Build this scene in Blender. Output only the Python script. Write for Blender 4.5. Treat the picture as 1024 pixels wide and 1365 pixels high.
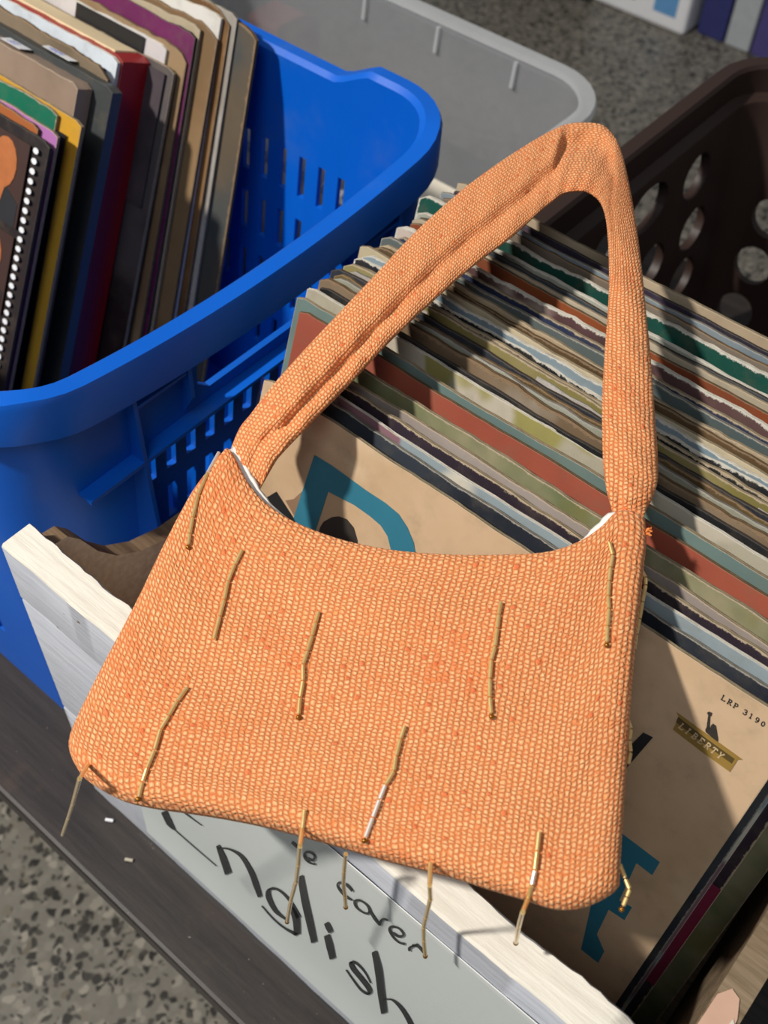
import bpy, bmesh, math, random
from mathutils import Vector, Matrix
random.seed(7)
S = bpy.context.scene
COL = S.collection
for o in list(bpy.data.objects): bpy.data.objects.remove(o)

# ------------------------------------------------------------------ camera
Z0 = 0.70                                       # camera height above the bench top; z = 0 is the bench top
CR = Vector((0.7621, 0.6467, 0.0318)).normalized()          # camera right
CF = Vector((-0.3860, 0.4932, -0.7796)).normalized()        # camera forward
CD = CF.cross(CR).normalized()                              # camera down
CR = CD.cross(CF).normalized()
FPX = 1500.0
cam_d = bpy.data.cameras.new('camera'); cam = bpy.data.objects.new('camera', cam_d); COL.objects.link(cam)
M = Matrix((CR, -CD, -CF)).transposed().to_4x4(); M.translation = Vector((0, 0, Z0))
cam.matrix_world = M
cam_d.sensor_fit = 'HORIZONTAL'; cam_d.sensor_width = 36; cam_d.lens = 36 * FPX / 1024
cam_d.clip_start = .01; cam_d.clip_end = 30
cam_d.dof.use_dof = True; cam_d.dof.focus_distance = .50; cam_d.dof.aperture_fstop = 18
S.camera = cam

# ------------------------------------------------------------------ light
S.view_settings.view_transform = 'Standard'; S.view_settings.look = 'None'
S.view_settings.gamma = 1; S.view_settings.use_curve_mapping = False
S.view_settings.exposure = 0.0
w = bpy.data.worlds.new('world'); S.world = w; w.use_nodes = True
w.node_tree.nodes['Background'].inputs[0].default_value = (.88, .93, 1, 1)
w.node_tree.nodes['Background'].inputs[1].default_value = .15
def area(name, loc, target, size, power, col):
    d = bpy.data.lights.new(name, 'AREA'); d.shape = 'DISK'; d.size = size; d.energy = power; d.color = col
    o = bpy.data.objects.new(name, d); COL.objects.link(o); o.location = loc
    o.rotation_euler = (Vector(target) - Vector(loc)).to_track_quat('-Z', 'Y').to_euler()
    return o
area('ceiling_spot', (-1.28, -1.18, 2.30), (-.1, .3, .3), .17, 88, (1, .95, .88))
area('soft_fill', (.35, -.9, 2.4), (-.2, .3, .2), 1.0, 13, (.88, .94, 1))  # added fill light that lifts the crate front and the shadows

# ------------------------------------------------------------------ pixel helpers: a point of the photograph on a known plane of the place
def ray(p):
    return CR * ((p[0] - 512) / FPX) + CD * ((p[1] - 682.5) / FPX) + CF
CAMP = Vector((0, 0, Z0))
def on_axis(p, a, v):
    d = ray(p); return CAMP + d * ((v - CAMP[a]) / d[a])
def on_plane(p, p0, n):
    d = ray(p); return CAMP + d * ((p0 - CAMP).dot(n) / d.dot(n))

# ------------------------------------------------------------------ mesh helpers
class MB:
    def __init__(s): s.v = []; s.f = []; s.uv = []; s.m = []
    def add(s, vs, fs, uvs=None, mi=0):
        b = len(s.v); s.v += [Vector(v) for v in vs]
        for i, f in enumerate(fs):
            s.f.append([b + k for k in f]); s.m.append(mi)
            s.uv.append([uvs[k] for k in f] if uvs else [(0, 0)] * len(f))
    def box(s, a, b, bev=0, mi=0, mat=None):
        (x0, y0, z0), (x1, y1, z1) = a, b
        if bev <= 0:
            vs = [(x0,y0,z0),(x1,y0,z0),(x1,y1,z0),(x0,y1,z0),(x0,y0,z1),(x1,y0,z1),(x1,y1,z1),(x0,y1,z1)]
            fs = [(0,3,2,1),(4,5,6,7),(0,1,5,4),(1,2,6,5),(2,3,7,6),(3,0,4,7)]
        else:
            bm = bmesh.new(); bmesh.ops.create_cube(bm, size=1)
            for v in bm.verts: v.co = Vector(((x0+x1)/2 + v.co.x*(x1-x0), (y0+y1)/2 + v.co.y*(y1-y0), (z0+z1)/2 + v.co.z*(z1-z0)))
            bmesh.ops.bevel(bm, geom=bm.edges[:], offset=bev, segments=2, profile=.5, affect='EDGES')
            bm.verts.index_update(); vs = [v.co.copy() for v in bm.verts]; fs = [[v.index for v in f.verts] for f in bm.faces]; bm.free()
        if mat: vs = [mat @ Vector(v) for v in vs]
        s.add(vs, fs, None, mi)
    def grid(s, P, uv=None, close_u=False, mi=0, flip=False):
        nu, nv = len(P), len(P[0])
        vs = [P[i][j] for i in range(nu) for j in range(nv)]
        us = [uv[i][j] for i in range(nu) for j in range(nv)] if uv else None
        fs = []
        for i in range(nu if close_u else nu - 1):
            for j in range(nv - 1):
                a, b = i * nv + j, ((i + 1) % nu) * nv + j
                q = (a, b, b + 1, a + 1)
                fs.append(q[::-1] if flip else q)
        s.add(vs, fs, us, mi)
    def tube(s, pts, r, n=8, cap=True):
        pts = [Vector(p) for p in pts]; rings = []
        for i, p in enumerate(pts):
            t = (pts[min(i+1, len(pts)-1)] - pts[max(i-1, 0)]).normalized()
            a = t.cross(Vector((.31, .77, .55))).normalized(); b = t.cross(a)
            rr = r[i] if isinstance(r, (list, tuple)) else r
            rings.append([p + a*math.cos(2*math.pi*k/n)*rr + b*math.sin(2*math.pi*k/n)*rr for k in range(n)])
        vs = [v for q in rings for v in q]; fs = []
        for i in range(len(pts) - 1):
            for k in range(n):
                fs.append((i*n+k, i*n+(k+1) % n, (i+1)*n+(k+1) % n, (i+1)*n+k))
        if cap: fs += [tuple(range(n))[::-1], tuple((len(pts)-1)*n + k for k in range(n))]
        s.add(vs, fs)
    def prism(s, poly, ex, mi=0):           # poly: 3-D points, ex: extrusion vector
        n = len(poly); ex = Vector(ex)
        vs = [Vector(p) for p in poly] + [Vector(p) + ex for p in poly]
        fs = [tuple(range(n))[::-1], tuple(range(n, 2*n))] + [(k, (k+1) % n, n+(k+1) % n, n+k) for k in range(n)]
        s.add(vs, fs, None, mi)
    def build(s, name, mats, parent=None, origin=None, smooth=False, recalc=True):
        org = Vector(origin) if origin is not None else (Vector(parent['_org']) if parent is not None else Vector((0,0,0)))
        me = bpy.data.meshes.new(name); me.from_pydata([v - org for v in s.v], [], s.f)
        ul = me.uv_layers.new(name='UVMap')
        k = 0
        for pf in s.uv:
            for q in pf: ul.data[k].uv = q; k += 1
        for m in (mats if isinstance(mats, (list, tuple)) else [mats]): me.materials.append(m)
        me.polygons.foreach_set('material_index', s.m)
        if smooth: me.polygons.foreach_set('use_smooth', [True] * len(s.f))
        if recalc:
            bm = bmesh.new(); bm.from_mesh(me)
            bmesh.ops.recalc_face_normals(bm, faces=bm.faces[:]); bm.to_mesh(me); bm.free()
        o = bpy.data.objects.new(name, me); COL.objects.link(o)
        if parent is not None: o.parent = parent
        else: o.location = org
        o['_org'] = tuple(org)
        return o
def tag(o, label=None, cat=None, group=None, kind=None):
    if label: o['label'] = label
    if cat: o['category'] = cat
    if group: o['group'] = group
    if kind: o['kind'] = kind
    return o
def empty(name, loc, label=None, cat=None, group=None):
    o = bpy.data.objects.new(name, None); o.empty_display_size = .03; COL.objects.link(o); o.location = loc
    o['_org'] = tuple(loc)
    return tag(o, label, cat, group)
def smooth_by_angle(o, deg=35):
    bm = bmesh.new(); bm.from_mesh(o.data)
    for f in bm.faces: f.smooth = True
    for e in bm.edges:
        e.smooth = not (len(e.link_faces) == 2 and e.calc_face_angle(3) > math.radians(deg))
    bm.to_mesh(o.data); bm.free()
def bool_cut(o, cutter):
    md = o.modifiers.new('cut', 'BOOLEAN'); md.operation = 'DIFFERENCE'; md.object = cutter; md.solver = 'EXACT'
    dg = bpy.context.evaluated_depsgraph_get(); dg.update()
    me = bpy.data.meshes.new_from_object(o.evaluated_get(dg)); o.modifiers.clear(); old = o.data; o.data = me
    bpy.data.meshes.remove(old); cm = cutter.data; bpy.data.objects.remove(cutter); bpy.data.meshes.remove(cm)
def sweep(profile, rect, r, nseg=8, nst=10, zf=None):
    """closed profile [(outward offset, z)] swept round a rounded rectangle: one watertight ring"""
    x0, x1, y0, y1 = rect; base = []
    cs = [(x1-r, y1-r, 0), (x0+r, y1-r, 90), (x0+r, y0+r, 180), (x1-r, y0+r, 270)]
    for i, (cx, cy, a0) in enumerate(cs):
        for k in range(nseg + 1):
            a = math.radians(a0 + 90*k/nseg); base.append((Vector((cx, cy, 0)) + Vector((math.cos(a), math.sin(a), 0))*r, Vector((math.cos(a), math.sin(a), 0))))
        nx = cs[(i+1) % 4]; a = math.radians(a0+90); nn = Vector((math.cos(a), math.sin(a), 0))
        A = base[-1][0]; B = Vector((nx[0], nx[1], 0)) + nn*r
        for k in range(1, nst): base.append((A.lerp(B, k/nst), nn))
    mb = MB(); P = []
    for p, n in base:
        row = []
        for (o, z) in profile:
            q = p + n*o; q.z = zf(q.x, q.y, z) if zf else z
            row.append(q)
        row.append(row[0].copy()); P.append(row)
    mb.grid(P, close_u=True)
    return mb
def weld(o, d=1e-5):
    bm = bmesh.new(); bm.from_mesh(o.data); bmesh.ops.remove_doubles(bm, verts=bm.verts[:], dist=d)
    bmesh.ops.recalc_face_normals(bm, faces=bm.faces[:]); bm.to_mesh(o.data); bm.free()

# ------------------------------------------------------------------ materials
def srgb(r, g, b):
    f = lambda c: (c/12.92 if c <= .04045 else ((c+.055)/1.055)**2.4)
    return (f(r/255), f(g/255), f(b/255), 1)
class NT:
    def __init__(s, name):
        s.mat = bpy.data.materials.new(name); s.mat.use_nodes = True; s.t = s.mat.node_tree; s.n = s.t.nodes
        s.b = s.n['Principled BSDF']; s.out = s.n['Material Output']
    def node(s, ty, **kw):
        n = s.n.new(ty)
        for k, v in kw.items(): setattr(n, k, v)
        return n
    def link(s, a, b): s.t.links.new(a, b)
    def val(s, sock, v):
        if hasattr(v, 'is_linked') or hasattr(v, 'links'): s.link(v, sock)
        else: sock.default_value = v
    def math(s, op, a, b=None, c=None, clamp=False):
        n = s.node('ShaderNodeMath', operation=op, use_clamp=clamp); s.val(n.inputs[0], a)
        if b is not None: s.val(n.inputs[1], b)
        if c is not None: s.val(n.inputs[2], c)
        return n.outputs[0]
    def mix(s, f, a, b):
        n = s.node('ShaderNodeMix', data_type='RGBA'); s.val(n.inputs[0], f); s.val(n.inputs[6], a); s.val(n.inputs[7], b)
        return n.outputs[2]
    def noise(s, vec, scale, detail=3, rough=.55):
        n = s.node('ShaderNodeTexNoise'); n.inputs['Scale'].default_value = scale; n.inputs['Detail'].default_value = detail
        n.inputs['Roughness'].default_value = rough
        if vec is not None: s.link(vec, n.inputs['Vector'])
        return n.outputs['Fac']
    def vor(s, vec, scale, feature='F1', out='Distance', rnd=1):
        n = s.node('ShaderNodeTexVoronoi', feature=feature); n.inputs['Scale'].default_value = scale
        n.inputs['Randomness'].default_value = rnd
        if vec is not None: s.link(vec, n.inputs['Vector'])
        return n.outputs[out]
    def ramp(s, f, *stops):
        n = s.node('ShaderNodeValToRGB'); s.link(f, n.inputs[0]); e = n.color_ramp.elements
        while len(e) > 1: e.remove(e[-1])
        for i, (p, c) in enumerate(stops):
            q = e[0] if i == 0 else e.new(p)
            q.position = p; q.color = c if len(c) == 4 else (*c, 1)
        return n.outputs[0]
    def step(s, f, a, b):
        n = s.node('ShaderNodeMapRange'); s.val(n.inputs[0], f); n.inputs[1].default_value = a; n.inputs[2].default_value = b
        n.interpolation_type = 'SMOOTHSTEP'
        return n.outputs[0]
    def coord(s, which='Object', scale=(1,1,1), rot=(0,0,0), loc=(0,0,0)):
        c = s.node('ShaderNodeTexCoord'); m = s.node('ShaderNodeMapping')
        m.inputs['Scale'].default_value = scale; m.inputs['Rotation'].default_value = rot; m.inputs['Location'].default_value = loc
        s.link(c.outputs[which], m.inputs[0]); return m.outputs[0]
    def bump(s, h, dist=.001, strength=1):
        n = s.node('ShaderNodeBump'); n.inputs['Strength'].default_value = strength; n.inputs['Distance'].default_value = dist
        s.link(h, n.inputs['Height']); s.link(n.outputs[0], s.b.inputs['Normal']); return n
    def set(s, color=None, rough=None, metal=None, spec=None):
        if color is not None: s.val(s.b.inputs['Base Color'], color)
        if rough is not None: s.val(s.b.inputs['Roughness'], rough)
        if metal is not None: s.b.inputs['Metallic'].default_value = metal
        if spec is not None: s.b.inputs['Specular IOR Level'].default_value = spec
        return s.mat
def plain(name, col, rough=.6, metal=0, spec=.5, vary=.12, nscale=60):
    t = NT(name); c = t.coord(); n = t.noise(c, nscale, 4)
    lo = tuple(x*(1-vary) for x in col[:3]) + (1,); hi = tuple(min(1, x*(1+vary)) for x in col[:3]) + (1,)
    return t.set(t.mix(n, lo, hi), rough, metal, spec)

def m_fabric():
    t = NT('woven_peach_fabric'); uvn = t.node('ShaderNodeUVMap'); sp = t.node('ShaderNodeSeparateXYZ')
    uv = uvn.outputs[0]
    t.link(uv, sp.inputs[0])
    wob = t.math('ADD', t.math('MULTIPLY', t.noise(uv, 170, 2), .7), t.math('MULTIPLY', t.noise(uv, 520, 1), .55))
    U = t.math('ADD', t.math('MULTIPLY', sp.outputs[0], 1/.00236), wob)
    iu = t.math('FLOOR', U)
    w1 = t.node('ShaderNodeTexWhiteNoise', noise_dimensions='1D'); t.link(iu, w1.inputs['W'])
    wob2 = t.math('ADD', t.math('MULTIPLY', t.noise(uv, 210, 2), 1.2), t.math('MULTIPLY', t.noise(uv, 600, 1), .6))
    off = t.math('ADD', t.math('FRACT', t.math('MULTIPLY', iu, .5)), t.math('MULTIPLY', w1.outputs['Value'], .35))
    V = t.math('ADD', t.math('ADD', t.math('MULTIPLY', sp.outputs[1], 1/.00205), off), wob2)
    iv = t.math('FLOOR', V)
    fx = t.math('ABSOLUTE', t.math('SUBTRACT', t.math('SUBTRACT', U, iu), .5))
    fy = t.math('ABSOLUTE', t.math('SUBTRACT', t.math('SUBTRACT', V, iv), .5))
    comb = t.node('ShaderNodeCombineXYZ'); t.link(iu, comb.inputs[0]); t.link(iv, comb.inputs[1])
    wn = t.node('ShaderNodeTexWhiteNoise', noise_dimensions='2D'); t.link(comb.outputs[0], wn.inputs['Vector']); rnd = wn.outputs['Value']
    hx = t.math('SUBTRACT', 1, t.math('POWER', t.math('MULTIPLY', fx, 2), 2.0))
    hy = t.math('SUBTRACT', 1, t.math('POWER', t.math('MULTIPLY', fy, 2), 2.2))
    h = t.math('MULTIPLY', t.math('MAXIMUM', hx, 0), t.math('MAXIMUM', hy, 0))
    slub = t.math('ADD', .55, t.math('MULTIPLY', t.noise(uv, 330, 2), .75))
    h = t.math('MULTIPLY', h, slub, None, True)
    hh = t.math('MULTIPLY', h, t.math('ADD', .55, t.math('MULTIPLY', rnd, .45)))
    fine = t.noise(uv, 1500, 2)
    col = t.mix(t.math('MULTIPLY', t.math('POWER', h, 1.35), t.math('ADD', .75, t.math('MULTIPLY', rnd, .3))), srgb(204, 112, 60), srgb(255, 202, 146))
    col = t.mix(t.math('MULTIPLY', t.step(rnd, .55, 1), .55), col, srgb(236, 144, 84))
    big = t.noise(uv, 22, 4)
    col = t.mix(t.math('MULTIPLY', t.math('MULTIPLY', t.step(big, .48, .72), t.step(rnd, .3, .9)), .6), col, srgb(228, 120, 66))
    col = t.mix(t.math('MULTIPLY', t.math('MULTIPLY', t.step(rnd, .975, .99), .7), t.step(h, .15, .7)), col, srgb(212, 84, 44))
    t.set(col, .85, 0, .25)
    t.b.inputs['Sheen Weight'].default_value = .15; t.b.inputs['Sheen Tint'].default_value = (1, .75, .5, 1)
    t.bump(t.math('ADD', hh, t.math('MULTIPLY', fine, .3)), .0009, .8)
    return t.mat
def m_painted_wood(name, base, dark, vec_scale):
    t = NT(name); c = t.coord('Object', vec_scale)
    g = t.noise(c, 9, 6, .6); s2 = t.noise(t.coord('Object'), 40, 5, .7)
    col = t.mix(t.math('MULTIPLY', t.step(g, .35, .8), .6), base, dark)
    chips = t.step(t.noise(t.coord('Object', (1, 1.5, 1.5)), 70, 4, .7), .69, .73)
    col = t.mix(chips, col, srgb(120, 105, 85))
    stain = t.step(s2, .62, .8)
    col = t.mix(t.math('MULTIPLY', stain, .35), col, srgb(150, 140, 122))
    t.set(col, .55, 0, .4)
    t.bump(t.math('ADD', g, t.math('MULTIPLY', s2, .5)), .0012, .5)
    return t.mat
def m_raw_wood(name, a, b, sc=(3, 40, 40), rough=.8):
    t = NT(name); c = t.coord('Object', sc); g = t.noise(c, 6, 7, .65); s2 = t.noise(t.coord(), 25, 5)
    col = t.mix(t.step(g, .3, .7), a, b)
    col = t.mix(t.math('MULTIPLY', t.step(s2, .45, .75), .5), col, tuple(x*.55 for x in a[:3]) + (1,))
    t.set(col, rough, 0, .3); t.bump(g, .001, .5); return t.mat
def m_bench():
    t = NT('dark_bench_wood'); c = t.coord('Object', (2.2, 26, 26)); g = t.noise(c, 5, 7, .68); s2 = t.noise(t.coord(), 18, 6, .6)
    col = t.mix(t.step(g, .3, .72), srgb(34, 30, 28), srgb(54, 47, 43))
    col = t.mix(t.math('MULTIPLY', t.step(s2, .55, .72), .55), col, srgb(84, 64, 50))
    sp = t.step(t.noise(t.coord(), 210, 3, .7), .72, .76); col = t.mix(sp, col, srgb(140, 130, 118))
    t.set(col, .5, 0, .4); t.bump(t.math('ADD', g, s2), .0006, .5); return t.mat
def m_terrazzo():
    t = NT('terrazzo'); c = t.coord('Object', (1, 1, 1)); 
    nn = t.node('ShaderNodeTexNoise'); nn.inputs['Scale'].default_value = 60; t.link(c, nn.inputs['Vector'])
    off = t.node('ShaderNodeVectorMath', operation='MULTIPLY_ADD'); t.link(nn.outputs['Color'], off.inputs[0]); off.inputs[1].default_value = (.016, .016, 0); t.link(c, off.inputs[2])
    w1 = off.outputs[0]
    v = t.node('ShaderNodeTexVoronoi'); v.inputs['Scale'].default_value = 112; t.link(w1, v.inputs['Vector'])
    sc = t.node('ShaderNodeSeparateColor'); t.link(v.outputs['Color'], sc.inputs[0])
    chip = t.ramp(sc.outputs[0], (0, srgb(34, 32, 29)), (.34, srgb(58, 55, 50)), (.39, srgb(114, 110, 101)), (.7, srgb(126, 121, 111)), (.88, srgb(144, 138, 126)), (1, srgb(98, 90, 76)))
    inside = t.step(v.outputs['Distance'], .62, .40)
    base = t.mix(t.noise(c, 90, 4), srgb(98, 94, 86), srgb(124, 119, 109))
    col = t.mix(inside, base, chip)
    v2 = t.node('ShaderNodeTexVoronoi'); v2.inputs['Scale'].default_value = 185; t.link(w1, v2.inputs['Vector'])
    sc2 = t.node('ShaderNodeSeparateColor'); t.link(v2.outputs['Color'], sc2.inputs[0])
    col = t.mix(t.math('MULTIPLY', t.math('LESS_THAN', sc2.outputs[1], .22), t.step(v2.outputs['Distance'], .6, .4)), col, srgb(66, 63, 57))
    t.set(col, .38, 0, .4); return t.mat
def m_plastic(name, col, rough=.38, dust=None):
    t = NT(name); n = t.noise(t.coord(), 14, 5, .6); n2 = t.noise(t.coord(), 260, 3, .6)
    c = t.mix(n, tuple(x*.9 for x in col[:3]) + (1,), col)
    if dust: c = t.mix(t.math('MULTIPLY', t.step(n, .55, .8), .25), c, dust)
    t.set(c, t.math('ADD', rough, t.math('MULTIPLY', n, .15)), 0, .45); t.bump(n2, .0002, .25); return t.mat
def m_clear(name, col, opacity, rough=.25, gloss=.12):
    t = NT(name); n = t.noise(t.coord(), 30, 3)
    tr = t.node('ShaderNodeBsdfTransparent'); tr.inputs[0].default_value = (.97, .98, .98, 1)
    df = t.node('ShaderNodeBsdfDiffuse'); df.inputs[0].default_value = col
    tl = t.node('ShaderNodeBsdfTranslucent'); tl.inputs[0].default_value = col
    gl = t.node('ShaderNodeBsdfGlossy'); gl.inputs['Roughness'].default_value = rough
    a = t.node('ShaderNodeMixShader'); a.inputs[0].default_value = .45; t.link(df.outputs[0], a.inputs[1]); t.link(tl.outputs[0], a.inputs[2])
    b = t.node('ShaderNodeMixShader'); t.val(b.inputs[0], t.math('MULTIPLY', t.math('ADD', .85, t.math('MULTIPLY', n, .3)), opacity)); t.link(tr.outputs[0], b.inputs[1]); t.link(a.outputs[0], b.inputs[2])
    c = t.node('ShaderNodeMixShader'); c.inputs[0].default_value = gloss; t.link(b.outputs[0], c.inputs[1]); t.link(gl.outputs[0], c.inputs[2])
    t.link(c.outputs[0], t.out.inputs[0]); return t.mat
_covers = {}
def m_cover(key, cols, edge=(196, 176, 148), wear=.5, scale=9, hard=False, rough=.5, seed=0):
    """printed card: two or three ink colours in soft or hard shapes, worn pale along its edges (UV = metres, 0..0.315)"""
    t = NT('cover_' + key); uv = t.node('ShaderNodeUVMap').outputs[0]
    mp = t.node('ShaderNodeMapping'); mp.inputs['Location'].default_value = (seed*3.17, seed*1.91, 0); t.link(uv, mp.inputs[0]); q = mp.outputs[0]
    cc = [srgb(*c) for c in cols]
    n = t.vor(q, scale*3, 'SMOOTH_F1') if hard else t.noise(q, scale, 4, .55)
    col = cc[0]
    if len(cc) > 1: col = t.mix(t.step(n, .46, .5) if hard else t.step(n, .42, .58), cc[0], cc[1])
    if len(cc) > 2:
        n2 = t.noise(q, scale*1.7, 3); col = t.mix(t.step(n2, .55, .58 if hard else .7), col, cc[2])
    grime = t.noise(q, 55, 5, .65); col = t.mix(t.math('MULTIPLY', t.step(grime, .45, .8), .3), col, srgb(110, 98, 80))
    sp = t.node('ShaderNodeSeparateXYZ'); t.link(uv, sp.inputs[0])
    dx = t.math('MINIMUM', sp.outputs[0], t.math('SUBTRACT', .315, sp.outputs[0])); dz = t.math('SUBTRACT', .315, sp.outputs[1])
    d = t.math('MINIMUM', t.math('ABSOLUTE', dx), t.math('ABSOLUTE', dz))
    tear = t.math('MULTIPLY', t.math('POWER', t.noise(q, 200, 6, .8), 2.8), .010*wear)
    wm = t.step(t.math('SUBTRACT', d, tear), .0004, -.0004)
    ecol = t.mix(t.noise(q, 160, 4), srgb(*edge), tuple(c*.6 for c in srgb(*edge)[:3]) + (1,))
    col = t.mix(wm, col, ecol)
    t.set(col, rough, 0, .4); t.bump(t.math('ADD', t.math('MULTIPLY', wm, -.6), t.math('MULTIPLY', grime, .5)), .0006, .5)
    return t.mat
def m_edge(name, a, b):
    t = NT(name); n = t.noise(t.coord('Object', (30, 260, 60)), 5, 5, .7)
    t.set(t.mix(n, srgb(*a), srgb(*b)), .85, 0, .2); t.bump(n, .0008, .6); return t.mat

FAB = m_fabric()
MAT = dict(
    lining=plain('white_lining', srgb(236, 233, 226), .6), paint_top=m_painted_wood('cream_painted_wood', srgb(232, 226, 212), srgb(206, 198, 182), (3, 30, 30)),
    paint_face=m_painted_wood('grey_painted_wood', srgb(192, 195, 203), srgb(160, 164, 172), (2, 30, 30)),
    ply_lightened=m_raw_wood('shade_lightened_board', srgb(246, 234, 212), srgb(226, 208, 182)),  # raw board colour lightened to offset the shade on the left side board
    ply=m_raw_wood('raw_brown_board', srgb(140, 122, 98), srgb(104, 86, 64)), ply_edge=m_raw_wood('board_edge', srgb(138, 114, 88), srgb(98, 76, 56)),
    bench=m_bench(), terrazzo=m_terrazzo(),
    blue=m_plastic('blue_plastic', srgb(0, 96, 206), .36, srgb(90, 110, 140)), brown=m_plastic('brown_plastic', srgb(54, 38, 32), .45),
    clear=m_clear('clear_plastic', (.50, .51, .53, 1), .50, .3, .05), rimclear=m_clear('clear_plastic_rim', (.74, .75, .76, 1), .72, .25, .06),
    film=m_clear('plastic_film', (.8, .82, .82, 1), .012, .10, .018),
    paper=plain('sign_paper', srgb(218, 220, 217), .55, 0, .3, .03), ink=plain('black_ink', srgb(20, 22, 26), .5),
    black=plain('black_print', srgb(24, 24, 26), .5), teal=plain('teal_print', srgb(44, 116, 138), .55, 0, .3, .1), brownp=plain('brown_print', srgb(140, 108, 82), .6),
    gold=plain('gold_print', srgb(150, 118, 52), .55, 0, .4, .15), goldd=plain('dark_gold_print', srgb(84, 66, 24), .55), cream=plain('cream_print', srgb(206, 178, 140), .6),
    darkp=plain('dark_brown_print', srgb(48, 40, 34), .6), pinkpaper=plain('torn_pink_paper', srgb(196, 160, 138), .8, 0, .2, .15), paleback=plain('torn_pale_paper', srgb(206, 200, 184), .8),
    white=plain('white_card', srgb(228, 228, 230), .6, 0, .3, .04), pale=plain('pale_board', srgb(176, 168, 150), .7),
)
def m_gold():
    t = NT('gold_bugle_glass'); n = t.noise(t.coord(), 300, 2)
    t.b.inputs['Coat Weight'].default_value = 1; t.b.inputs['Coat Roughness'].default_value = .16
    return t.set(t.mix(n, srgb(228, 184, 104), srgb(250, 220, 154)), .30, .55, .8); 
MAT['bead'] = m_gold(); MAT['bead_tip'] = plain('dark_gold_seed_bead', srgb(158, 106, 34), .25, .7)
t = NT('silver_bugle_glass'); MAT['silver'] = t.set(srgb(238, 230, 220), .25, .5)

# ------------------------------------------------------------------ the setting
mb = MB(); mb.box((-4, -2, -.47), (3, 5, -.42)); tag(mb.build('floor', MAT['terrazzo']), kind='structure')

# ------------------------------------------------------------------ bench
bench = empty('bench', (-.2, .48, -.42), 'low dark stained wooden bench carrying the crates above the terrazzo floor', 'bench')
mb = MB(); mb.box((-1.25, .0945, -.022), (.75, .885, 0), .003); mb.build('bench_top', MAT['bench'], bench)
for x in (-1.2, .69):
    for y in (.16, .80):
        mb = MB(); mb.box((x, y, -.42), (x+.05, y+.05, -.0222), .002); mb.build('leg', MAT['bench'], bench)
for y in (.175, .815):
    mb = MB(); mb.box((-1.148, y, -.10), (.688, y+.02, -.0222), .002); mb.build('apron', MAT['bench'], bench)

# ------------------------------------------------------------------ white wooden record crate
ZP = .267; YF = .137; YI = .1545
XL, XR = -.3375, .0385
crate = empty('record_crate', ((XL+XR)/2, .32, 0), 'white painted wooden crate packed with worn record sleeves', 'crate')
def plank(name, z0, z1, mats, jag=.0012):
    """front board with a hand-sawn, chipped top edge"""
    n = 90; rnd = random.Random(int(z0*1000)+3); mb = MB(); P = []; 
    off = 0; off2 = 0; prof = []
    for i in range(n+1):
        off = off*.85 + rnd.uniform(-1, 1)*jag*.5; off2 = off2*.8 + rnd.uniform(-1, 1)*jag*.7
        x = XL + (XR-XL)*i/n
        chip = -.003*max(0, 1-abs(x-.008)/.006)
        ya, yb = YF + off*.3, YI + off2*.9
        prof.append([(x, ya, z0), (x, ya, z1-.0015), (x, ya+.0012, z1+off*.2), (x, (ya+yb)/2, z1+off2*.3), (x, yb-.001, z1+off2*.4+chip), (x, yb, z1-.0015+chip), (x, yb, z0), (x, ya, z0)])
    for a, b in ((0, 2), (2, 5), (5, 8)):
        mb.grid([[Vector(p) for p in r[a if a == 0 else a-1:b if b < 8 else 8]] for r in prof], mi=1 if a == 2 else 0)
    for r, fl in ((prof[0], 0), (prof[-1], 1)): mb.add(r[:7], [tuple(range(7))], None, 0)
    o = mb.build(name, mats, crate); weld(o); smooth_by_angle(o, 40); return o
plank('front_board', .2235, ZP, [MAT['paint_face'], MAT['paint_top']])
plank('front_board', .1120, .2222, [MAT['paint_face'], MAT['paint_face']])
plank('front_board', .0006, .1108, [MAT['paint_face'], MAT['paint_face']])
# side boards: the left one dips in a hand hold
def side_board(x0, x1, tops, mats):
    mb = MB(); n = len(tops)
    for k in range(n-1):
        (ya, za), (yb, zb) = tops[k], tops[k+1]
        mb.add([(x0,ya,.0006),(x1,ya,.0006),(x1,yb,.0006),(x0,yb,.0006),(x0,ya,za),(x1,ya,za),(x1,yb,zb),(x0,yb,zb)],
               [(0,1,2,3),(0,3,7,4),(1,5,6,2)])
        mb.add([(x0,ya,za),(x1,ya,za),(x1,yb,zb),(x0,yb,zb)], [(0,1,2,3)], None, 1)
    for (y, z) in (tops[0], tops[-1]): mb.add([(x0,y,.0006),(x1,y,.0006),(x1,y,z),(x0,y,z)], [(0,1,2,3)])
    o = mb.build('side_board', mats, crate); weld(o); return o
YB = .473
side_board(XL, XL+.010, [(YI+.0003, .256), (.166, .254), (.172, .246), (.180, .228), (.190, .214), (.205, .203), (.225, .196), (.26, .193), (.38, .193), (.40, .20), (YB-.0103, .20)], [MAT['ply_lightened'], MAT['ply_edge']])
sbo = side_board(XR-.0125, XR, [(YI+.0003, .256), (YB-.0103, .256)], [MAT['ply'], MAT['ply']])
mb = MB(); mb.box((XL, YB-.01, .0006), (XR, YB, .235), .001); mb.build('back_board', MAT['ply'], crate)
mb = MB(); mb.box((XL+.0103, YI+.0003, .001), (XR-.0128, YB-.0103, .0445)); mb.build('floor_board', MAT['ply'], crate)
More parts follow.
